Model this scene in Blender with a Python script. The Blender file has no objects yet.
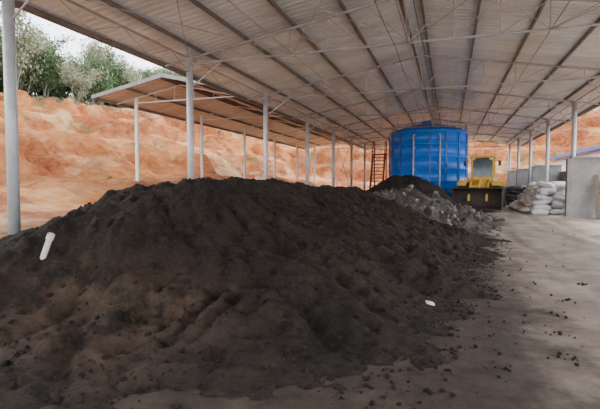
import bpy, bmesh, math, random
from mathutils import Vector, Matrix, noise, Euler
random.seed(7)
C = bpy.context.scene.collection

# ------------------------------------------------------------------ helpers
def ss(t):
    t = max(0.0, min(1.0, t)); return t*t*(3-2*t)
def interp(knots, x):
    if x <= knots[0][0]: return knots[0][1]
    for (a, b), (c, d) in zip(knots, knots[1:]):
        if x <= c:
            t = (x-a)/(c-a); return b+(d-b)*t
    return knots[-1][1]
def fbm(x, y, z=0.0, o=4):
    return noise.fractal(Vector((x, y, z)), 0.9, 2.1, o)

class MB:
    def __init__(s): s.v=[]; s.f=[]; s.m=[]
    def add(s, vs, fs, mi=0):
        o=len(s.v); s.v+= [tuple(v) for v in vs]
        s.f+= [tuple(i+o for i in f) for f in fs]; s.m+=[mi]*len(fs)
    def box(s, c, size, rot=None, mi=0, top=(1,1)):
        hx,hy,hz=[a/2 for a in size]
        vs=[]
        for z,kx,ky in((-hz,1,1),(hz,top[0],top[1])):
            for x,y in((-1,-1),(1,-1),(1,1),(-1,1)):
                vs.append(Vector((x*hx*kx,y*hy*ky,z)))
        if rot is not None:
            R=Euler(rot).to_matrix(); vs=[R@v for v in vs]
        vs=[v+Vector(c) for v in vs]
        s.add(vs,[(3,2,1,0),(4,5,6,7),(0,1,5,4),(1,2,6,5),(2,3,7,6),(3,0,4,7)],mi)
    def beam(s,p,q,w,h,mi=0):
        p=Vector(p);q=Vector(q);d=(q-p).normalized()
        up=Vector((0,0,1)) if abs(d.z)<.95 else Vector((0,1,0))
        r=d.cross(up).normalized();u=r.cross(d)
        vs=[]
        for e in(p,q):
            for a,b in((-1,-1),(1,-1),(1,1),(-1,1)): vs.append(e+r*a*w/2+u*b*h/2)
        s.add(vs,[(0,1,2,3),(7,6,5,4),(4,5,1,0),(5,6,2,1),(6,7,3,2),(7,4,0,3)],mi)
    def tube(s,p,q,r1,r2=None,n=10,mi=0,caps=True):
        if r2 is None:r2=r1
        p=Vector(p);q=Vector(q);d=(q-p).normalized()
        up=Vector((0,0,1)) if abs(d.z)<.95 else Vector((0,1,0))
        r=d.cross(up).normalized();u=r.cross(d)
        vs=[]
        for e,R in((p,r1),(q,r2)):
            for i in range(n):
                a=2*math.pi*i/n; vs.append(e+r*math.cos(a)*R+u*math.sin(a)*R)
        fs=[(i,(i+1)%n,n+(i+1)%n,n+i) for i in range(n)]
        if caps: fs+=[tuple(range(n))[::-1],tuple(range(n,2*n))]
        s.add(vs,fs,mi)
    def lathe(s,prof,c,axis='Z',n=32,mi=0):
        vs=[];k=len(prof)
        for i in range(n):
            a=2*math.pi*i/n
            for r,h in prof:
                if axis=='Z': v=(r*math.cos(a),r*math.sin(a),h)
                else: v=(r*math.cos(a),h,r*math.sin(a))
                vs.append(Vector(v)+Vector(c))
        fs=[]
        for i in range(n):
            j=(i+1)%n
            for t in range(k-1): fs.append((i*k+t,j*k+t,j*k+t+1,i*k+t+1))
        s.add(vs,fs,mi)
    def extr(s,poly,y0,y1,mi=0):   # polygon in xz extruded along y
        n=len(poly)
        vs=[(x,y0,z) for x,z in poly]+[(x,y1,z) for x,z in poly]
        fs=[(i,(i+1)%n,n+(i+1)%n,n+i) for i in range(n)]+[tuple(range(n))[::-1],tuple(range(n,2*n))]
        s.add(vs,fs,mi)
    def obj(s,name,mats,smooth=False,parent=None,bevel=0):
        me=bpy.data.meshes.new(name); me.from_pydata(s.v,[],s.f)
        for m in (mats if isinstance(mats,list) else [mats]): me.materials.append(m)
        me.polygons.foreach_set('material_index',s.m)
        if smooth: me.polygons.foreach_set('use_smooth',[True]*len(s.f))
        me.update()
        bm=bmesh.new();bm.from_mesh(me);bmesh.ops.recalc_face_normals(bm,faces=bm.faces);bm.to_mesh(me);bm.free()
        ob=bpy.data.objects.new(name,me);C.objects.link(ob)
        if parent: ob.parent=parent
        if bevel:
            b=ob.modifiers.new('b','BEVEL');b.width=bevel;b.segments=2;b.limit_method='ANGLE'
        return ob

def empty(name,loc=(0,0,0),rz=0,sc=1):
    e=bpy.data.objects.new(name,None);C.objects.link(e);e.location=loc;e.rotation_euler=(0,0,rz);e.scale=(sc,)*3;return e

# ------------------------------------------------------------------ materials
def mat(name,c1,c2=None,scale=3,rough=.8,metal=0,bump=0,bscale=20,detail=6,c3=None,spec=.5,dist=.02):
    m=bpy.data.materials.new(name);m.use_nodes=True;nt=m.node_tree;N=nt.nodes;L=nt.links
    b=N['Principled BSDF'];b.inputs['Roughness'].default_value=rough;b.inputs['Metallic'].default_value=metal
    b.inputs['Specular IOR Level'].default_value=spec
    tc=N.new('ShaderNodeTexCoord')
    if c2 is None: c2=tuple(x*.8 for x in c1)
    n=N.new('ShaderNodeTexNoise');n.inputs['Scale'].default_value=scale;n.inputs['Detail'].default_value=detail;n.inputs['Roughness'].default_value=.6
    L.new(tc.outputs['Object'],n.inputs['Vector'])
    r=N.new('ShaderNodeValToRGB');r.color_ramp.elements[0].position=.32;r.color_ramp.elements[1].position=.68
    r.color_ramp.elements[0].color=(*c1,1);r.color_ramp.elements[1].color=(*c2,1)
    if c3: 
        e=r.color_ramp.elements.new(.5);e.color=(*c3,1)
    L.new(n.outputs['Fac'],r.inputs['Fac']);L.new(r.outputs['Color'],b.inputs['Base Color'])
    if bump:
        n2=N.new('ShaderNodeTexNoise');n2.inputs['Scale'].default_value=bscale;n2.inputs['Detail'].default_value=8;n2.inputs['Roughness'].default_value=.7
        L.new(tc.outputs['Object'],n2.inputs['Vector'])
        bp=N.new('ShaderNodeBump');bp.inputs['Strength'].default_value=bump;bp.inputs['Distance'].default_value=dist
        L.new(n2.outputs['Fac'],bp.inputs['Height']);L.new(bp.outputs['Normal'],b.inputs['Normal'])
    return m

M_steel=mat('galvanised_steel',(.56,.58,.60),(.44,.46,.47),6,.45,.2)
M_white=mat('white_paint',(.62,.63,.62),(.5,.5,.49),6,.5)
M_purlin=mat('purlin_steel',(.22,.21,.20),(.13,.125,.12),2,.6,.1)
M_truss=mat('truss_steel',(.46,.46,.46),(.28,.28,.28),2,.6,.1)
M_rust=mat('dark_steel',(.07,.05,.04),(.04,.03,.025),5,.7)
M_redox=mat('red_oxide_paint',(.30,.07,.03),(.16,.045,.025),5,.7)
M_yellow=mat('loader_yellow',(.80,.50,.06),(.60,.36,.06),2.5,.45)
M_tyre=mat('tyre_rubber',(.03,.028,.026),(.07,.06,.05),5,.9,bump=.3)
M_black=mat('black_metal',(.02,.02,.02),(.04,.04,.04),5,.6)
M_glass=mat('cab_glass',(.10,.13,.15),(.05,.07,.08),2,.08)
M_tank=mat('tank_blue',(.004,.22,.86),(.006,.18,.74),1.2,.35)
M_tank2=mat('tank_blue_dark',(.006,.13,.58),(.01,.11,.48),1.2,.4)
M_conc=mat('concrete',(.30,.295,.285),(.17,.168,.16),1.6,.9,bump=.3,bscale=14,c3=(.24,.235,.225))
M_bag=mat('woven_bag_white',(.82,.80,.81),(.50,.46,.45),2.2,.7,bump=.5,bscale=30)
M_bagk=mat('woven_bag_black',(.03,.03,.035),(.06,.055,.05),2.2,.6,bump=.5,bscale=30)
M_pipe=mat('white_pvc',(.75,.74,.70),(.6,.58,.54),8,.4)
M_wood=mat('timber',(.10,.07,.05),(.16,.12,.08),6,.8)
M_bwall=mat('plaster_white',(.75,.76,.78),(.66,.67,.68),1,.8)
M_broof=mat('blue_sheet',(.05,.16,.45),(.04,.12,.38),1,.5)
M_bark=mat('bark',(.20,.18,.15),(.13,.11,.09),5,.9)
M_leaf=mat('leaf_grey_green',(.13,.17,.07),(.08,.11,.045),.6,.7)
M_leaf2=mat('leaf_dark_green',(.07,.13,.04),(.04,.085,.025),.6,.7)
M_leaf3=mat('leaf_pale',(.24,.25,.16),(.15,.17,.09),.6,.7)
M_scrap=mat('refuse_plastic',(.30,.28,.265),(.05,.042,.038),3.5,.7,bump=.5,bscale=30,c3=(.13,.115,.105))

def sheet_mat(name,base,dark,blue=False):
    m=bpy.data.materials.new(name);m.use_nodes=True;nt=m.node_tree;N=nt.nodes;L=nt.links
    b=N['Principled BSDF'];b.inputs['Roughness'].default_value=.30
    tc=N.new('ShaderNodeTexCoord');mp=N.new('ShaderNodeMapping');mp.inputs['Scale'].default_value=(.35,1.1,1)
    L.new(tc.outputs['Object'],mp.inputs['Vector'])
    n=N.new('ShaderNodeTexNoise');n.inputs['Scale'].default_value=1.0;n.inputs['Detail'].default_value=7;n.inputs['Roughness'].default_value=.65
    L.new(mp.outputs[0],n.inputs['Vector'])
    r=N.new('ShaderNodeValToRGB');r.color_ramp.elements[0].position=.3;r.color_ramp.elements[1].position=.58
    r.color_ramp.elements[0].color=(*dark,1);r.color_ramp.elements[1].color=(*base,1)
    L.new(n.outputs['Fac'],r.inputs['Fac'])
    sp=N.new('ShaderNodeSeparateXYZ');L.new(tc.outputs['Object'],sp.inputs[0])
    d=N.new('ShaderNodeMath');d.operation='DIVIDE';d.inputs[1].default_value=.95;L.new(sp.outputs['Y'],d.inputs[0])
    fl=N.new('ShaderNodeMath');fl.operation='FLOOR';L.new(d.outputs[0],fl.inputs[0])
    wn=N.new('ShaderNodeTexWhiteNoise');wn.noise_dimensions='1D';L.new(fl.outputs[0],wn.inputs['W'])
    mr=N.new('ShaderNodeMapRange');mr.inputs['To Min'].default_value=.88;mr.inputs['To Max'].default_value=1.04;L.new(wn.outputs['Value'],mr.inputs['Value'])
    mx=N.new('ShaderNodeVectorMath');mx.operation='SCALE';L.new(r.outputs['Color'],mx.inputs[0]);L.new(mr.outputs[0],mx.inputs['Scale'])
    L.new(mx.outputs[0],b.inputs['Base Color'])
    return m
M_sheet=sheet_mat('roof_sheet',(.74,.85,.90),(.56,.61,.62))
M_sheetb=sheet_mat('roof_sheet_annex',(.62,.58,.54),(.42,.37,.34))

def ground_mat():
    m=bpy.data.materials.new('earth_ground');m.use_nodes=True;nt=m.node_tree;N=nt.nodes;L=nt.links
    b=N['Principled BSDF'];b.inputs['Roughness'].default_value=.9;b.inputs['Specular IOR Level'].default_value=.25
    tc=N.new('ShaderNodeTexCoord');P=tc.outputs['Object']
    def nz(s,d=7,r=.6,sc=None):
        n=N.new('ShaderNodeTexNoise');n.inputs['Scale'].default_value=s;n.inputs['Detail'].default_value=d;n.inputs['Roughness'].default_value=r
        if sc:
            mp=N.new('ShaderNodeMapping');mp.inputs['Scale'].default_value=sc;L.new(P,mp.inputs[0]);L.new(mp.outputs[0],n.inputs['Vector'])
        else: L.new(P,n.inputs['Vector'])
        return n.outputs['Fac']
    def ramp(f,els):
        r=N.new('ShaderNodeValToRGB');e=r.color_ramp.elements
        e[0].position=els[0][0];e[0].color=(*els[0][1],1);e[1].position=els[-1][0];e[1].color=(*els[-1][1],1)
        for p,c in els[1:-1]:
            x=e.new(p);x.color=(*c,1)
        L.new(f,r.inputs[0]);return r.outputs[0]
    def mix(f,a,c):
        x=N.new('ShaderNodeMix');x.data_type='RGBA';L.new(f,x.inputs[0]);L.new(a,x.inputs[6]);L.new(c,x.inputs[7]);return x.outputs[2]
    def mth(op,a,c):
        x=N.new('ShaderNodeMath');x.operation=op
        for i,v in((0,a),(1,c)):
            if isinstance(v,(int,float)): x.inputs[i].default_value=v
            else: L.new(v,x.inputs[i])
        return x.outputs[0]
    def mr(v,a,c,d=0,e=1):
        x=N.new('ShaderNodeMapRange');x.interpolation_type='SMOOTHSTEP'
        for i,k in enumerate((a,c,d,e)): x.inputs[i+1].default_value=k
        L.new(v,x.inputs[0]);return x.outputs[0]
    sp=N.new('ShaderNodeSeparateXYZ');L.new(P,sp.inputs[0]);X=sp.outputs[0];Y=sp.outputs[1];Z=sp.outputs[2]
    dirt=ramp(nz(1.1,10,.72),[(.3,(.18,.135,.105)),(.5,(.31,.245,.20)),(.68,(.43,.355,.30))])
    wv=mth('ADD',X,mth('MULTIPLY',nz(.25,4),2.2))
    tr=mth('ABSOLUTE',mth('SINE',mth('MULTIPLY',wv,2.6),0),0)
    tr=mth('MULTIPLY',mr(tr,.45,.95),mr(nz(.8,6,.6,(1.2,.35,1)),.42,.62))
    dirt=mix(mth('MULTIPLY',tr,.6),dirt,ramp(nz(6,8,.7),[(.3,(.09,.066,.052)),(.7,(.18,.138,.11))]))
    dark=ramp(nz(3,9,.7),[(.3,(.035,.026,.021)),(.7,(.10,.074,.058))])
    f=mth('ADD',X,mth('MULTIPLY',nz(.9,8,.7),-3.2))
    f=mr(f,-1.1,.2,1,0)
    inner=mix(f,dirt,dark)
    specks=mr(nz(12,6,.75),.60,.68)
    inner=mix(mth('MULTIPLY',specks,.5),inner,dark)
    # orange laterite
    ora=ramp(nz(.3,12,.76,(1,1,1.8)),[(.34,(.26,.06,.015)),(.44,(.45,.14,.035)),(.55,(.58,.24,.08)),(.66,(.70,.42,.21))])
    red=ramp(nz(1.4,10,.75),[(.35,(.20,.04,.012)),(.65,(.48,.16,.05))])
    ora=mix(mr(nz(.10,6,.6),.47,.56),ora,red)
    pale=ramp(nz(1.0,9,.7),[(.35,(.62,.34,.15)),(.65,(.78,.56,.36))])
    ora=mix(mth('MULTIPLY',mr(nz(.075,7,.65,(1,1,3)),.52,.60),.75),ora,pale)
    sc=mth('MULTIPLY',mr(nz(.28,8,.75),.565,.61),mr(Z,2.5,4.5))
    ora=mix(mth('MULTIPLY',sc,.85),ora,ramp(nz(3,5),[(.3,(.08,.09,.035)),(.7,(.20,.18,.09))]))
    out=mr(mth('ADD',X,mth('MULTIPLY',nz(.5,5),2.0)),-7.2,-6.0,1,0)
    out2=mr(mth('ADD',X,mth('MULTIPLY',nz(.5,5),1.0)),7.2,8.4)
    out3=mr(Y,48,52)
    o=mth('MAXIMUM',mth('MAXIMUM',out,out2),out3)
    col=mix(o,inner,ora)
    gr=ramp(nz(1.5,6),[(.3,(.12,.13,.06)),(.7,(.28,.25,.13))])
    g=mr(X,-37,-34,1,0)
    g=mth('MAXIMUM',g,mr(Y,92,96))
    col=mix(g,col,gr)
    L.new(col,b.inputs['Base Color'])
    bp=N.new('ShaderNodeBump');bp.inputs['Strength'].default_value=.8;bp.inputs['Distance'].default_value=.05
    L.new(nz(7,9,.75),bp.inputs['Height'])
    bp2=N.new('ShaderNodeBump');bp2.inputs['Distance'].default_value=1.1
    L.new(mth('MULTIPLY',o,1.0),bp2.inputs['Strength']);L.new(nz(1.0,11,.76,(1,1,2)),bp2.inputs['Height']);L.new(bp.outputs[0],bp2.inputs['Normal'])
    L.new(bp2.outputs[0],b.inputs['Normal'])
    return m
M_ground=ground_mat()

def heap_mat(name,cs,bs=26,strength=.9,dist=.03,fresh=None):
    m=bpy.data.materials.new(name);m.use_nodes=True;nt=m.node_tree;N=nt.nodes;L=nt.links
    b=N['Principled BSDF'];b.inputs['Roughness'].default_value=.85;b.inputs['Specular IOR Level'].default_value=.3
    tc=N.new('ShaderNodeTexCoord')
    def nz(s,d,r):
        n=N.new('ShaderNodeTexNoise');n.inputs['Scale'].default_value=s;n.inputs['Detail'].default_value=d;n.inputs['Roughness'].default_value=r
        L.new(tc.outputs['Object'],n.inputs['Vector']);return n.outputs['Fac']
    def ramp(f,els):
        r=N.new('ShaderNodeValToRGB');e=r.color_ramp.elements
        e[0].position=els[0][0];e[0].color=(*els[0][1],1);e[1].position=els[1][0];e[1].color=(*els[1][1],1);L.new(f,r.inputs[0]);return r.outputs[0]
    def mixc(f,a,c):
        x=N.new('ShaderNodeMix');x.data_type='RGBA';L.new(f,x.inputs[0]);L.new(a,x.inputs[6])
        if isinstance(c,tuple): x.inputs[7].default_value=(*c,1)
        else: L.new(c,x.inputs[7])
        return x.outputs[2]
    a=ramp(nz(1.1,10,.75),[(.38,cs[0]),(.64,cs[1])])
    if fresh:
        at=N.new('ShaderNodeAttribute');at.attribute_name='fresh'
        mm=N.new('ShaderNodeMath');mm.operation='MULTIPLY';L.new(at.outputs['Fac'],mm.inputs[0])
        rr=ramp(nz(2.2,9,.7),[(.38,(0,0,0)),(.58,(1,1,1))]);L.new(rr,mm.inputs[1])
        a=mixc(mm.outputs[0],a,ramp(nz(6,8,.8),[(.3,fresh[0]),(.7,fresh[1])]))
    c=ramp(nz(19,9,.9),[(.50,(0,0,0)),(.70,(1,1,1))])
    col=mixc(c,a,cs[2])
    L.new(col,b.inputs['Base Color'])
    bp=N.new('ShaderNodeBump');bp.inputs['Strength'].default_value=strength;bp.inputs['Distance'].default_value=dist
    L.new(nz(bs,10,.85),bp.inputs['Height']);L.new(bp.outputs[0],b.inputs['Normal'])
    return m
M_comp=heap_mat('compost',((.012,.008,.0065),(.045,.029,.021),(.115,.078,.058)),18,1,.10,fresh=((.07,.042,.028),(.20,.13,.088)))
M_comp2=heap_mat('compost_black',((.014,.012,.011),(.03,.024,.021),(.06,.05,.045)),12)
M_grey=heap_mat('mixed_refuse',((.03,.024,.02),(.11,.092,.08),(.34,.32,.30)),9,1,.08)

# ------------------------------------------------------------------ terrain
LK=[(8,0),(12,.35),(15,.9),(18,1.7),(21,2.9),(25,4.4),(30,6.0),(34,7.2),(45,8.2),(80,11),(120,13)]
FK=[(54,0),(60,1.2),(66,4),(74,8.2),(82,12),(92,14),(150,17)]
def hill(x,y):
    g=fbm(x*.07,y*.09,1)*2.2+fbm(x*.05,y*.35,4)*1.8
    a=interp(LK,-x+g*(1 if -x>14 else max(0,(-x-8)/6)))
    a*=1+.012*max(0,y-24)
    yy=y+fbm(x*.09,y*.05,9)*3
    b=interp(FK,yy)*ss((60-x)/30)
    h=(a**3+b**3)**(1/3) if (a>0 or b>0) else 0
    if h>.2:
        k=min(1,(h-.2)/2)
        h+=k*(.7*fbm(x*.3,y*.3,2)+.9*abs(noise.noise(Vector((x*.35,y*.8,3)))) + .34*fbm(x*1.4,y*1.4,6))
        h+=k*.5*math.sin(h*2.4+fbm(x*.2,y*.2)*2)
    return h
def gz(x,y):
    z=.45*ss((-x-3.5)/4)+.2*ss((y-14)/16)
    z+=hill(x,y)
    r=.020*fbm(x*1.1,y*1.1,5)+.013*fbm(x*4,y*4,8,3)
    for cx in(1.9,3.6,4.3):
        r-=.035*math.exp(-((x-cx-.25*math.sin(y*.25))/.17)**2)
    return z+r
def frange(a,b,s):
    n=max(1,round((b-a)/s));return [a+(b-a)*i/n for i in range(n)]
def terrain(name,xs,ys):
    nx,ny=len(xs),len(ys)
    v=[(x,y,gz(x,y)) for y in ys for x in xs]
    f=[(j*nx+i,j*nx+i+1,(j+1)*nx+i+1,(j+1)*nx+i) for j in range(ny-1) for i in range(nx-1)]
    me=bpy.data.meshes.new(name);me.from_pydata(v,[],f);me.materials.append(M_ground)
    me.polygons.foreach_set('use_smooth',[True]*len(f));me.update()
    ob=bpy.data.objects.new(name,me);C.objects.link(ob);return ob
YS=frange(-16,1,.6)+frange(1,14,.09)+frange(14,60,.35)
terrain('ground',frange(-16,-8,.3)+frange(-8,8,.11)+frange(8,70,1.6)+[70],YS+[60,60.8])
terrain('hillside',frange(-120,-50,2)+frange(-50,-15.2,.33)+[-15.2],frange(-16,80,.45)+frange(80,170,2)+[170])
terrain('hillside',frange(-17,70,.6)+[70],frange(60,95,.5)+frange(95,170,2.5)+[170])

# ------------------------------------------------------------------ heaps
def make_heap(name,ridge,slope,bounds,step,material,amp,rnd=.5,gul=.1,seed=0,lump=0,fn=None,fine=.3):
    pts=[]
    for a,b in zip(ridge,ridge[1:]):
        n=max(2,int((Vector(a[:2])-Vector(b[:2])).length/.3))
        for i in range(n): 
            t=i/n;pts.append([a[k]+(b[k]-a[k])*t for k in range(3)])
    pts.append(list(ridge[-1]))
    x0,x1,y0,y1=bounds
    nx=int((x1-x0)/step)+1;ny=int((y1-y0)/step)+1
    H=[];FR=[]
    for j in range(ny):
        y=y0+j*step
        for i in range(nx):
            x=x0+i*step
            best=-9;bp=None
            wx=x+.25*noise.noise(Vector((x*.6,y*.6,seed)));wy=y+.25*noise.noise(Vector((x*.6,y*.6,seed+7)))
            for p in pts:
                dx=wx-p[0];dy=wy-p[1];d=math.sqrt(dx*dx+dy*dy+rnd*rnd)-rnd
                h=p[2]-slope(dx,dy)*d
                if h>best: best=h;bp=(dx,dy,d,p)
            dx,dy,d,p=bp
            h=best
            k=min(1,d/1.2)
            a=math.atan2(dy,dx)
            g=abs(noise.noise(Vector((a*3.2+p[1]*.9,d*.25,seed+3))))
            h-=gul*k*(1-2.2*g)
            g2=abs(noise.noise(Vector((a*9+p[1]*2.2,d*.5,seed+5))))
            h-=gul*.5*k*(1-2.2*g2)
            h+=amp*fbm(x*1.0,y*1.0,seed)*.7+amp*fine*fbm(x*4,y*4,seed+2,5)
            h+=.036*noise.noise(Vector((x*9,y*9,seed+1)))
            if lump: h+=lump*max(0,noise.noise(Vector((x*2.6,y*2.6,seed+4))))+lump*.5*abs(noise.noise(Vector((x*6,y*6,seed+6))))
            fr=0
            if fn:
                q,fr=fn(x,y,h);h+=q
            FR.append(fr)
            base=gz(x,y)
            if h<.30: h=.30*math.exp((h-.30)/.24)
            e=h-.06-.03*fbm(x*3,y*3,seed+9)
            H.append((x,y,(base if base<.6 else .6)*ss(1-h/1.2)+ (e if e>-.05 else -.05)))
    v=[];idx={};fv=[]
    def vid(q):
        if q not in idx: idx[q]=len(v);v.append(H[q]);fv.append(FR[q])
        return idx[q]
    f=[]
    for j in range(ny-1):
        for i in range(nx-1):
            qs=(j*nx+i,j*nx+i+1,(j+1)*nx+i+1,(j+1)*nx+i)
            x,y,z=H[qs[0]]
            if max(H[q][2] for q in qs)>gz(x,y)-.04: f.append(tuple(vid(q) for q in qs))
    me=bpy.data.meshes.new(name);me.from_pydata(v,[],f);me.materials.append(material)
    at=me.attributes.new('fresh','FLOAT','POINT');at.data.foreach_set('value',fv)
    me.polygons.foreach_set('use_smooth',[True]*len(f));me.update()
    ob=bpy.data.objects.new(name,me);C.objects.link(ob)
    def look(x,y):
        i=int(round((x-x0)/step));j=int(round((y-y0)/step))
        return H[j*nx+i][2] if 0<=i<nx and 0<=j<ny else -9
    return look

SK=[(-180,.55),(-150,.6),(-120,.60),(-100,.50),(-80,.46),(-60,.42),(-45,.385),(-20,.41),(0,.42),(90,.43),(130,.5),(180,.55)]
def s1(dx,dy): return interp(SK,math.degrees(math.atan2(dy,dx)))
def slump(x,y,h):
    t=y-(4.85-.35*abs(x+3.3)+.3*math.sin(x*2.1)+.45*noise.noise(Vector((x*1.3,0,5))))
    w=ss((x+5.0)/1.0)*ss((-1.5-x)/1.4)
    rill=abs(noise.noise(Vector((x*3.2,y*.5,12))))
    s=ss((.25-t)/.28)*ss((t+2.4)/2.0)
    return w*s*(-.42+.32*rill),w*ss((.25-t)/.5)*ss((t+2.6)/1.2)
heapz=make_heap('compost_heap',[(-4.75,6.1,1.64),(-4.3,7,1.78),(-3.8,8.8,1.72),(-3.0,11.6,1.58),(-2.5,13.8,1.40)],s1,
          (-9.8,2.2,.6,18.2),.042,M_comp,.10,.42,.15,0,fn=slump,fine=.75)
refz=make_heap('refuse_heap',[(-2.6,16.5,1.15),(-2.0,19.5,1.3),(-1.4,21.5,1.05)],lambda a,b:.40,(-6.5,2.2,13.5,25.5),.07,M_grey,.16,.6,.05,20,lump=.34)
make_heap('compost_heap',[(-2.9,25.0,2.05),(-2.1,25.3,2.15),(-1.5,25.3,1.8)],lambda a,b:.66,(-7,3.2,21,30),.08,M_comp2,.14,.45,.1,40,lump=.1)

mb=MB()
ico=bmesh.new();bmesh.ops.create_icosphere(ico,subdivisions=1,radius=1)
iv=[v.co.copy() for v in ico.verts];iff=[tuple(v.index for v in f.verts) for f in ico.faces];ico.free()
def clod(x,y,z,r,mi=0,flat=1):
    R=Euler([random.random()*6 for _ in range(3)]).to_matrix();s=[random.uniform(.6,1.2) for _ in range(3)]
    s[2]*=flat
    vs=[R@Vector((a.x*s[0],a.y*s[1],a.z*s[2]))*r*random.uniform(.8,1.2)+Vector((x,y,z)) for a in iv]
    mb.add(vs,iff,mi)
def top(x,y): return max(gz(x,y),heapz(x,y))
for i in range(2200):
    y=3+random.random()**1.3*20
    toe=interp([(3,-.6),(4.7,.1),(6.6,.25),(12.8,1.0),(25,1.1)],y)
    x=toe-.3+abs(random.gauss(0,.38))+(random.random()**5)*.8
    if random.random()<.06: x=random.uniform(.5,5)
    r=.004+.024*random.random()**6
    clod(x,y,top(x,y)+r*.3,r)
for i in range(9000):
    y=1.2+random.random()**1.3*13;x=random.uniform(-6.5,.8)
    h=heapz(x,y)
    if h<gz(x,y)-.02: continue
    r=.006+.034*random.random()**6+(.008 if h<.7 else 0)*random.random()
    clod(x,y,h+r*.15,r)
for (x,y) in((1.35,6.2),(1.5,6.9),(1.15,5.4),(1.6,5.1),(1.0,4.6),(2.1,8.3)):
    for k in range(8):
        r=random.uniform(.008,.026);xx=x+random.gauss(0,.08);yy=y+random.gauss(0,.08);clod(xx,yy,top(xx,yy)+r*.4,r)
mb.obj('compost_clods',M_comp,True)
mb=MB()
for i in range(520):
    y=random.uniform(14.5,24);x=random.uniform(-4,1.6);h=refz(x,y)
    if h<gz(x,y) or h<heapz(x,y): continue
    r=.04+.13*random.random()**2.5;clod(x,y,h,r,0,.5)
mb.obj('refuse_scraps',M_scrap,True)

# ------------------------------------------------------------------ shed
XR=-1.05;ZR=6.62;SL=.17;XL,XRT=-7.5,5.4;EL,ER=-8.5,6.5
def zr(x): return ZR-SL*abs(x-XR)
TY=[-5.7+5.9*k for k in range(10)]   # frames
Y0,Y1=-6.6,48.2
shed=empty('open_shed')
def sheet(name,xa,za,xb,zb,y0,y1,m,parent):
    v=[];f=[];y=y0;prof=[]
    while y<y1:
        prof+=[(y,0),(y+.13,0),(y+.16,.03),(y+.21,.03)];y+=.24
    for (yy,dz) in prof:
        for t in range(2):
            x=xa+(xb-xa)*t;z=za+(zb-za)*t+dz;v.append((x,yy,z))
    for i in range(len(prof)-1): f.append((2*i,2*i+1,2*i+3,2*i+2))
    me=bpy.data.meshes.new(name);me.from_pydata(v,[],f);me.materials.append(m);me.update()
    ob=bpy.data.objects.new(name,me);C.objects.link(ob);ob.parent=parent
    md=ob.modifiers.new('s','SOLIDIFY');md.thickness=.01;return ob
sheet('roof_sheet_left',EL,zr(EL),XR,ZR,Y0,Y1,M_sheet,shed)
sheet('roof_sheet_right',ER,zr(ER),XR,ZR,Y0,Y1,M_sheet,shed)
mb=MB();mb.extr([(XR-.4,ZR-.02),(XR,ZR+.07),(XR+.4,ZR-.02),(XR+.4,ZR),(XR,ZR+.1),(XR-.4,ZR)],Y0,Y1);mb.obj('ridge_cap',M_sheet,parent=shed)
mb=MB()
n=5
for side,(xe) in((-1,EL),(1,ER)):
    for i in range(n+1):
        x=XR+side*.25+(xe-XR-side*.25)*i/n
        if i==n: x-=side*.05
        mb.beam((x,Y0,zr(x)-.06),(x,Y1,zr(x)-.06),.06,.09)
mb.obj('purlins',M_purlin,parent=shed)
mb=MB()
mb.beam((EL-.03,Y0,zr(EL)-.03),(EL-.03,Y1,zr(EL)-.03),.10,.16);mb.beam((ER+.03,Y0,zr(ER)-.03),(ER+.03,Y1,zr(ER)-.03),.10,.16)
mb.obj('gutters',M_purlin,parent=shed)
mb=MB();ZB=5.22
def zt(x): return zr(x)-.15
for y in TY:
    mb.tube((EL+.15,y,zt(EL+.15)),(XR,y,zt(XR)),.04,n=8);mb.tube((ER-.15,y,zt(ER-.15)),(XR,y,zt(XR)),.04,n=8)
    mb.tube((XL,y,ZB),(XRT,y,ZB),.032,n=8)
    k=12
    xs=[XL+(XRT-XL)*i/k for i in range(k+1)]
    for i in range(k+1):
        if 0<i<k: mb.tube((xs[i],y,ZB),(xs[i],y,zt(xs[i])),.014,n=6)
    for i in range(k):
        if i<k/2: mb.tube((xs[i+1],y,ZB),(xs[i],y,zt(xs[i])),.014,n=6)
        else: mb.tube((xs[i],y,ZB),(xs[i+1],y,zt(xs[i+1])),.014,n=6)
mb.obj('trusses',M_truss,parent=shed)
mb=MB()
for x in(XL,XRT):
    for a,b in zip(TY,TY[1:]):
        mb.tube((x,a,zt(x)),(x,b,zt(x)),.03,n=6)
        mb.tube((x,a,ZB-.25),(x,b,ZB-.25),.02,n=6)
        m=6
        for i in range(m):
            ya=a+(b-a)*i/m;yb=a+(b-a)*(i+1)/m
            za_,zb_=(zt(x),ZB-.25) if i%2 else (ZB-.25,zt(x))
            mb.tube((x,ya,za_),(x,yb,zb_),.011,n=5)
for a,b in zip(TY,TY[1:]):
    mb.tube((XR,a,ZB),(XR,b,ZB),.025,n=6)
    mb.tube((XR,a,ZB),(XR,(a+b)/2,zt(XR)),.014,n=5);mb.tube((XR,b,ZB),(XR,(a+b)/2,zt(XR)),.014,n=5)
    for x in (-4.2,2.2): mb.tube((x,a,ZB),(x,b,ZB),.015,n=5)
for k in (2,4,6,8):
    if k+1<len(TY):
        a,b=TY[k],TY[k+1]
        for xa,xb in((XL,-4.2),(-4.2,XR),(XR,2.2),(2.2,XRT)):
            mb.tube((xa,a,ZB),(xb,b,ZB),.010,n=5);mb.tube((xb,a,ZB),(xa,b,ZB),.010,n=5)
mb.obj('bracing',M_truss,parent=shed)
mb=MB()
for y in TY:
    for x in(XL,XRT):
        b=gz(x,y)
        mb.tube((x,y,b-.3),(x,y,zt(x)),.10,n=20)
        mb.box((x,y,b+.02),(.36,.36,.03))
        mb.box((x,y,zt(x)-.02),(.34,.34,.02))
        s=1 if x<0 else -1
        mb.tube((x,y,zt(x)-.9),(x+s*1.1,y,ZB),.02,n=6)
a,b=TY[6],TY[7]
mb.tube((XL,a,.9),(XL,b,5.1),.02,n=6);mb.tube((XL,b,.9),(XL,a,5.1),.02,n=6)
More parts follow.
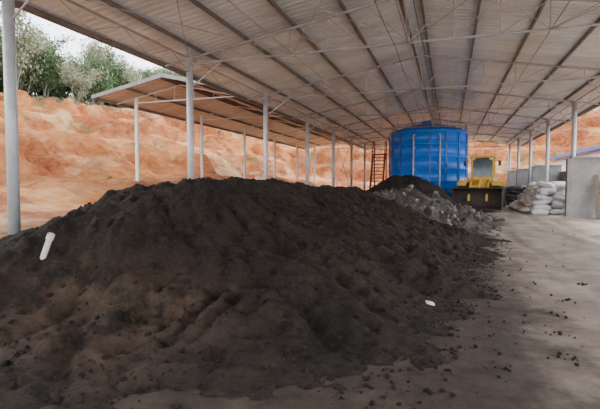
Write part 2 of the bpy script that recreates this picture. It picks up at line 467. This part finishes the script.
po=mb.obj('posts',M_steel,True,parent=shed)
po.data.polygons.foreach_set('use_smooth',[len(p.vertices)==4 for p in po.data.polygons])
mb=MB()
for x,z0 in((-1.4,ZB-.03),(-.7,ZB-.05)):
    for a,b in zip(TY,TY[1:]):
        pr=None
        for i in range(7):
            t=i/6;q=(x,a+(b-a)*t,z0-.5*t*(1-t))
            if pr: mb.tube(pr,q,.010,n=5)
            pr=q
mb.obj('electric_cables',M_black,parent=shed)

# annex canopy
ann=empty('side_canopy')
AY=[TY[4]+5.9*k for k in range(6)];AX0,AXR,AX1=-15.4,-11.7,-8.62;AZE,AZR=5.55,6.25
sheet('roof_sheet_left',AX0,AZE,AXR,AZR,16.6,48.2,M_sheetb,ann);sheet('roof_sheet_right',AX1,AZE+.02,AXR,AZR,16.6,48.2,M_sheetb,ann)
def za(x): return AZR-(AZR-AZE)*abs(x-AXR)/(3.7 if x<AXR else 3.08)
mb=MB()
for x in(-15.35,-13.6,-11.85,-11.5,-10.1,-8.75): mb.beam((x,16.6,za(x)-.07),(x,48.2,za(x)-.07),.06,.1)
mb.beam((-15.45,16.55,za(-15.4)-.02),(AXR,16.55,AZR-.02),.05,.16);mb.beam((-8.6,16.55,za(-8.6)-.02),(AXR,16.55,AZR-.02),.05,.16)
mb.beam((-15.45,16.6,AZE-.03),(-15.45,48.2,AZE-.03),.08,.14)
mb.obj('purlins',M_purlin,parent=ann)
mb=MB()
for y in AY:
    mb.tube((-15.2,y,za(-15.2)-.16),(AXR,y,AZR-.16),.03,n=6);mb.tube((-8.75,y,za(-8.75)-.16),(AXR,y,AZR-.16),.03,n=6)
    mb.tube((-14.1,y,5.42),(-7.5,y,5.42),.032,n=8)
    for x in(-13,-12,-11,-10): mb.tube((x,y,5.42),(x,y,za(x)-.16),.013,n=5)
    x=-14.1
    b=gz(x,y);mb.tube((x,y,b-.3),(x,y,za(x)-.14),.085,n=16);mb.box((x,y,b+.02),(.32,.32,.03))
mb.obj('frames',M_white,parent=ann)

# ------------------------------------------------------------------ tank
tx,ty,R=-1.5,32.75,2.6;b=gz(tx,ty)
tank=empty('blue_storage_tank',(tx,ty,b-.05))
mb=MB()
prof=[(R+.12,0),(R+.12,.12),(R,.12)]
z=.12
while z<4.75:
    prof+=[(R,z+.02),(R,min(z+.68,4.8)),(R+.035,min(z+.70,4.82)),(R+.035,min(z+.78,4.86))];z+=.8
prof+=[(R,4.88),(R+.06,4.90),(R+.06,4.98),(R-.1,5.05),(1.6,5.40),(.45,5.66),(.4,5.66),(.4,5.8),(0.01,5.84)]
mb.lathe(prof,(0,0,0),n=64);mb.obj('shell',M_tank,True,parent=tank)
mb=MB()
for i in range(16):
    a=i*math.pi/8+.1;x,y=math.cos(a)*(R+.03),math.sin(a)*(R+.03);mb.box((x,y,2.5),(.06,.14,4.7),(0,0,a))
for i in range(24):
    a=i*math.pi/12;p=(math.cos(a)*(R-.05),math.sin(a)*(R-.05));mb.tube((*p,5.0),(*p,5.42),.015,n=5)
    a2=a+math.pi/12;q=(math.cos(a2)*(R-.05),math.sin(a2)*(R-.05));mb.tube((*p,5.42),(*q,5.42),.018,n=5)
mb.obj('stiffeners',M_tank2,parent=tank)
mb=MB()
for a in(-1.85,-1.25):
    x,y=math.cos(a)*(R+.18),math.sin(a)*(R+.18);mb.tube((x,y,.05),(x,y,4.6),.05,n=10);mb.tube((x,y,4.6),(x*.9,y*.9,4.7),.05,n=10)
    for z in(1,2.4,3.8): mb.box((x*.96,y*.96,z),(.16,.16,.05))
mb.obj('pipes',M_pipe,True,parent=tank)
mb=MB();mb.lathe([(0.01,.0),(.42,0),(.42,.1),(.34,.1),(.34,.16),(.01,.16)],(0,-(R+.16),1.0),axis='Y',n=24);mb.obj('manhole',M_tank2,parent=tank)

# stair beside tank
sx,sy=-4.75,31.2;gb=gz(sx,sy)
st=empty('steel_stair',(sx,sy,gb),math.radians(90))
mb=MB();n=14;W=.42;RS=3.4
for s in(-W,W):
    mb.beam((-.75,s,0),(.75,s,RS),.07,.16)
    mb.beam((-.75,s,.95),(.75,s,RS+.9),.045,.045);mb.beam((-.75,s,.5),(.75,s,RS+.45),.03,.03)
    for i in range(0,n+1,3):
        t=i/n;mb.tube((-.75+1.5*t,s,RS*t),(-.75+1.5*t,s,RS*t+.93),.022,n=6)
for i in range(1,n+1):
    t=i/n;mb.box((-.75+1.5*t,0,RS*t),(.22,.84,.05))
mb.box((1.05,0,RS),(.65,.9,.05))
for s in(-W,W): mb.tube((1.3,s,0),(1.3,s,RS+.95),.04,n=8);mb.tube((.75,s,RS+.93),(1.3,s,RS+.93),.025,n=6)
mb.obj('stair_frame',M_redox,parent=st)

# ------------------------------------------------------------------ wheel loader (x forward)
lx,ly=1.85,28.6
ld=empty('wheel_loader',(lx,ly,gz(lx,ly)),math.atan2(-.96,-.16),.95)
for i,(x,y) in enumerate(((1.5,.95),(1.5,-.95),(-1.45,.95),(-1.45,-.95))):
    mb=MB();r=.76;w=.26
    mb.lathe([(.38,-w),(.55,-w),(.68,-w*.95),(r,-w*.7),(r,w*.7),(.68,w*.95),(.55,w),(.38,w)],(x,y,r),axis='Y',n=36)
    for k in range(22):
        a=k*2*math.pi/22
        for s in(-1,1):
            c=(x+math.cos(a)*(r+.01),y+s*.12,r+math.sin(a)*(r+.01));mb.box(c,(.05,.24,.09),(0,-a,s*.45))
    mb.obj('tyre_%d'%(i+1),M_tyre,parent=ld)
    mb=MB();mb.lathe([(.39,-.2),(.39,.2),(.30,.2),(.28,.08),(.14,.08),(.14,.2),(.01,.2)],(x,y,r),axis='Y',n=28)
    mb.lathe([(.39,-.2),(.30,-.2),(.28,-.08),(.14,-.08),(.14,-.2),(.01,-.2)],(x,y,r),axis='Y',n=28);mb.obj('rim_%d'%(i+1),M_yellow,parent=ld)
mb=MB()
mb.extr([(-2.75,.75),(-2.85,1.2),(-2.7,1.85),(-.6,2.0),(-.6,.75)],-.62,.62)
mb.extr([(-2.95,.6),(-3.0,1.15),(-2.6,1.2),(-2.6,.6)],-.85,.85)
mb.extr([(.25,.6),(.3,1.35),(1.0,1.75),(1.35,1.7),(2.05,1.05),(2.05,.55)],-.38,.38)
mb.box((-.25,0,.95),(1.1,.9,.6))
for s in(-1,1):
    mb.extr([(-2.3,1.35),(-2.0,1.66),(-.9,1.66),(-.62,1.35),(-.66,1.3),(-.93,1.58),(-1.97,1.58),(-2.24,1.3)],s*.66,s*1.22)
    mb.extr([(.72,1.45),(1.0,1.68),(1.9,1.68),(2.2,1.4),(2.14,1.36),(1.87,1.6),(1.03,1.6),(.78,1.4)],s*.70,s*1.22)
    mb.box((-.3,s*.85,1.45),(1.0,.5,.1))
mb.box((-.1,0,3.12),(1.45,1.5,.12),top=(.92,.92))
mb.box((-.1,0,1.68),(1.25,1.3,.5))
for x in(-.68,.48):
    for y in(-.62,.62): mb.beam((x,y,1.9),(x*.95,y*.95,3.08),.10,.10)
mb.obj('body',M_yellow,parent=ld,bevel=.02)
mb=MB();mb.box((-.1,0,2.48),(1.12,1.2,1.14),top=(.95,.95));mb.obj('cab_glass',M_glass,parent=ld)
mb=MB()
for s in(-1,1):
    y0,y1=s*.42,s*.54
    mb.extr([(.95,1.62),(1.05,1.80),(1.9,1.55),(2.75,.75),(2.75,.5),(2.55,.5),(1.75,1.25)],y0,y1)
mb.beam((1.75,-.5,1.32),(1.75,.5,1.32),.16,.16)
mb.extr([(1.7,1.15),(1.55,1.75),(1.7,1.8),(1.95,1.1)],-.07,.07)
mb.beam((1.6,0,1.72),(2.7,0,1.1),.08,.08)
mb.obj('lift_arms',M_yellow,parent=ld,bevel=.01)
mb=MB()
for s in(-.3,.3): mb.tube((.7,s,1.0),(1.6,s,1.15),.06,n=10);mb.tube((1.6,s,1.15),(2.3,s,.85),.035,n=8)
mb.tube((.8,0,1.6),(1.65,0,1.75),.06,n=10)
mb.tube((-1.6,.3,1.9),(-1.6,.3,2.7),.05,n=10);mb.tube((-1.6,.3,2.7),(-1.72,.3,2.8),.05,n=10)
for s in(-1,1):
    mb.tube((.5,s*.7,2.9),(.62,s*.95,2.9),.015,n=5);mb.box((.64,s*.98,2.72),(.04,.16,.3))
    for z in(.55,.85,1.15): mb.box((-.3,s*.98,z),(.4,.2,.03))
    mb.box((-.1-.2,s*.95,.85),(.03,.03,.7))
mb.box((-2.83,0,1.45),(.06,.9,.55))
mb.tube((-1.45,-.9,.76),(-1.45,.9,.76),.12,n=12);mb.tube((1.5,-.9,.76),(1.5,.9,.76),.12,n=12)
mb.obj('chassis_parts',M_black,parent=ld)
mb=MB()
for s in(-.55,.55): mb.box((1.75,s*1.5,1.78),(.1,.2,.16));mb.box((.62,s*.9,3.0),(.06,.18,.12))
mb.obj('headlights',M_pipe,parent=ld,bevel=.015)
mb=MB()
n=12
outer=[(3.55,.06)]
for i in range(n+1):
    a=-math.pi/2-math.pi*i/n*.95
    outer.append((2.85+.42*math.cos(a),.62+.56*math.sin(a)))
outer.append((3.2,1.28))
inner=[(2.88+.36*math.cos(-math.pi/2-math.pi*i/n*.95),.62+.50*math.sin(-math.pi/2-math.pi*i/n*.95)) for i in range(n,-1,-1)]
poly=outer+[(3.18,1.22)]+inner+[(3.55,.10)]
mb.extr(poly,-1.3,1.3)
side=[(3.55,.06),(2.85,.06),(2.55,.25),(2.43,.62),(2.55,1.0),(2.85,1.18),(3.2,1.28)]
mb.extr(side,-1.33,-1.29);mb.extr(side,1.29,1.33)
for i in range(8): mb.box((3.6,-1.2+i*.343,.08),(.22,.09,.05))
mb.obj('bucket',M_rust,parent=ld)

# ------------------------------------------------------------------ sacks
def sack(mb,c,size,rz,tilt=(0,0),mi=0,seed=0):
    nu,nv=18,10;vs=[]
    R=Euler((tilt[0],tilt[1],rz)).to_matrix()
    def sp(v,e): return math.copysign(abs(v)**e,v)
    for j in range(nv+1):
        ph=-math.pi/2+math.pi*j/nv
        for i in range(nu):
            th=2*math.pi*i/nu
            x=sp(math.cos(ph),.55)*sp(math.cos(th),.5);y=sp(math.cos(ph),.55)*sp(math.sin(th),.5);z=sp(math.sin(ph),.8)
            z*=1-.55*max(abs(x),abs(y))**4
            w=1+.10*noise.noise(Vector((x*1.5+seed,y*1.5,z*1.5)))+.05*noise.noise(Vector((x*5,y*5+seed,z*4)))
            vs.append(R@Vector((x*size[0]/2*w,y*size[1]/2*w,z*size[2]/2*w))+Vector(c))
    fs=[(j*nu+i,j*nu+(i+1)%nu,(j+1)*nu+(i+1)%nu,(j+1)*nu+i) for j in range(nv) for i in range(nu)]
    mb.add(vs,fs,mi)
mb=MB()
for layer in range(7):
    z=.12+layer*.205
    x0,x1=4.15+.08*layer,5.95
    y0,y1=24.4+.12*layer,31.6-.42*layer
    y=y0
    while y<y1:
        x=x0
        while x<x1:
            if random.random()<.95:
                sack(mb,(x+random.gauss(0,.07),y+random.gauss(0,.07),gz(x,y)+z+random.gauss(0,.03)),(.85,.58,.30),random.gauss(0,.4)+(math.pi/2 if random.random()<.3 else 0),(random.gauss(0,.15),random.gauss(0,.15)),0,random.random()*50)
            x+=.74
        y+=.52
for (x,y) in((3.75,25.2),(3.7,27.0),(3.6,28.6),(3.9,30.5)): sack(mb,(x,y,gz(x,y)+.14),(.85,.55,.28),random.random()*3,(0,.05),0,random.random()*9)
mb.obj('white_sack_stack',M_bag,True)
mb=MB()
for layer in range(5):
    y=33.4
    while y<38.2-.3*layer:
        for x in(4.0,4.75,5.5): sack(mb,(x+random.gauss(0,.06)+.05*layer,y,gz(x,y)+.14+layer*.24),(.9,.65,.32),random.gauss(0,.3),(random.gauss(0,.1),random.gauss(0,.1)),0,random.random()*50)
        y+=.6
mb.obj('black_sack_stack',M_bagk,True)

# ------------------------------------------------------------------ partition walls right
mb=MB()
mb.box((6.75,35.8,1.05),(.22,25.0,2.5))
mb.box((6.75,35.8,2.34),(.30,25.0,.10))
mb.obj('wall_right',M_conc,bevel=.02)
mb=MB()
for y in(23.3,32.4,39.5,45.5):
    mb.box((5.95,y,1.25),(1.5,.24,3.0));mb.box((5.95,y,2.78),(1.58,.32,.09));mb.box((5.15,y,1.25),(.26,.32,3.0))
mb.obj('wall_partition',M_conc,bevel=.02)
mb=MB()
g=gz(6.2,22.3)
mb.beam((6.0,22.1,g),(6.15,23.1,2.0),.16,.04);mb.beam((6.35,22.2,g),(6.45,23.1,1.7),.2,.03);mb.beam((6.6,21.9,g),(6.2,23.1,1.5),.08,.05)
mb.obj('leaning_planks',M_wood)

# far building on right with blue roof
bl=empty('white_building_blue_roof')
mb=MB();X0,X1b,ya,yb=12,20,26,62;g=0
mb.box(((X0+X1b)/2,(ya+yb)/2,2.2),(X1b-X0,yb-ya,4.8));mb.obj('walls',M_bwall,parent=bl)
mb=MB();mb.extr([(X0-.5,4.6),(X0-.5,4.75),(16,6.0),(X1b+.5,4.75),(X1b+.5,4.6),(16,5.85)],ya-.4,yb+.4);mb.box((X0-.5,(ya+yb)/2,4.62),(.12,yb-ya+.8,.28));mb.obj('roof',M_broof,parent=bl)
mb=MB()
for k in range(8):
    y=ya+2.5+k*4.4;mb.box((X0-.01,y,2.6),(.06,1.5,1.2),mi=0)
mb.obj('window_panes',M_glass,parent=bl)
mb=MB()
for k in range(8):
    y=ya+2.5+k*4.4
    for d in(-.78,0,.78): mb.box((X0-.04,y+d,2.6),(.07,.06,1.3))
    for d in(-.63,.63): mb.box((X0-.04,y,2.6+d),(.07,1.6,.06))
mb.obj('window_frames',M_steel,parent=bl)

# pvc pipe + rag in heap
mb=MB()
n=16
px_,py_=-4.70,4.18
pp=Vector((px_,py_,heapz(px_,py_)-.05));qq=pp+Vector((.15,0,.31))
mb.tube(pp,qq,.034,n=n,caps=False);mb.tube(pp,qq,.027,n=n,caps=False)
d=(qq-pp).normalized();mb.tube(qq-d*.07,qq,.043,n=n,caps=False)
mb.obj('pvc_pipe',M_pipe,True)
mb=MB()
sack(mb,(-.22,6.0,top(-.22,6.0)+.02),(.13,.08,.04),.4,(.2,.3),0,3)
mb.obj('plastic_scrap',M_pipe,True)

# ------------------------------------------------------------------ trees
def make_tree(seed,H,leafm,nleaf,bare):
    rnd=random.Random(seed);mb=MB();tips=[]
    def br(p,d,l,r,lev):
        segs=3;q=p
        for i in range(segs):
            d=(d+Vector((rnd.gauss(0,.13),rnd.gauss(0,.13),rnd.gauss(.04,.08)))).normalized()
            e=q+d*l/segs;mb.tube(q,e,r*(1-.25*i),r*(1-.25*(i+1)),n=5,caps=False);q=e
            if lev<3:
                for _ in range(2 if lev else 3):
                    a=rnd.random()*6.28;s=Vector((math.cos(a),math.sin(a),rnd.uniform(.3,1.0))).normalized()
                    if lev==0 and i==0 and rnd.random()<.6: continue
                    br(q,(d*.4+s*.8).normalized(),l*rnd.uniform(.38,.55),r*.42,lev+1)
            if lev>=2: tips.append(q)
        tips.append(q)
    for k in range(2 if seed%2 else 1):
        br(Vector((rnd.gauss(0,.15),rnd.gauss(0,.15),-.3)),Vector((rnd.gauss(0,.12),rnd.gauss(0,.12),1)),H*.72,.09,0)
    for _ in range(nleaf):
        t=rnd.choice(tips);c=t+Vector((rnd.gauss(0,.32),rnd.gauss(0,.32),rnd.gauss(0,.26)))
        s=rnd.uniform(.08,.19);R=Euler((rnd.random()*6,rnd.random()*6,rnd.random()*6)).to_matrix()
        mb.add([c+R@Vector(v)*s for v in((-1,0,0),(0,-.5,.1),(1,0,0),(0,.5,.1))],[(0,1,2,3)],1)
    return mb.obj('tree',[M_bark,leafm])
protos=[make_tree(1,6.5,M_leaf,2200,0),make_tree(2,7,M_leaf3,1300,1),make_tree(3,5.5,M_leaf2,6500,0),make_tree(4,6.5,M_leaf,4200,0),make_tree(5,6,M_leaf3,2400,0)]
first=set()
def place(i,x,y,s):
    if i not in first: ob=protos[i];first.add(i)
    else:
        ob=bpy.data.objects.new('tree',protos[i].data);C.objects.link(ob)
    ob.location=(x,y,gz(x,y)-.05);ob.rotation_euler=(0,0,random.random()*6);ob.scale=(s,s,s*random.uniform(.85,1.1))
for k in range(230):
    y=random.uniform(16,72);x=-random.uniform(34.5,54)
    i=random.choice([0,1,3,4,0,1])
    if 34<y<46 and random.random()<.6: i=2
    place(i,x,y,random.uniform(.6,1.0))
for k in range(40):
    x=random.uniform(-30,50);y=random.uniform(98,112);place(random.choice([0,3,2]),x,y,random.uniform(.7,1.1))

# ------------------------------------------------------------------ light & world
w=bpy.data.worlds.new('World');bpy.context.scene.world=w;w.use_nodes=True;nt=w.node_tree;N=nt.nodes;L=nt.links
bg=N['Background'];tc=N.new('ShaderNodeTexCoord')
n=N.new('ShaderNodeTexNoise');n.inputs['Scale'].default_value=2.2;n.inputs['Detail'].default_value=5;L.new(tc.outputs['Generated'],n.inputs['Vector'])
r=N.new('ShaderNodeValToRGB');r.color_ramp.elements[0].color=(.80,.88,1,1);r.color_ramp.elements[1].color=(1,1,1,1);r.color_ramp.elements[0].position=.35;r.color_ramp.elements[1].position=.65
L.new(n.outputs['Fac'],r.inputs[0]);L.new(r.outputs[0],bg.inputs[0]);bg.inputs[1].default_value=5.4
s=bpy.data.lights.new('sun','SUN');s.energy=6.5;s.angle=math.radians(12);s.color=(1,.96,.88)
so=bpy.data.objects.new('sun',s);C.objects.link(so)
so.rotation_euler=Vector((-.30,-.62,-.72)).to_track_quat('-Z','Y').to_euler()

cam=bpy.data.cameras.new('camera');cam.lens=27;cam.sensor_width=36;cam.clip_end=400
co=bpy.data.objects.new('camera',cam);C.objects.link(co);co.location=(0,0,1.6);co.rotation_euler=(math.radians(90-2.6),0,math.radians(18.4))
bpy.context.scene.camera=co
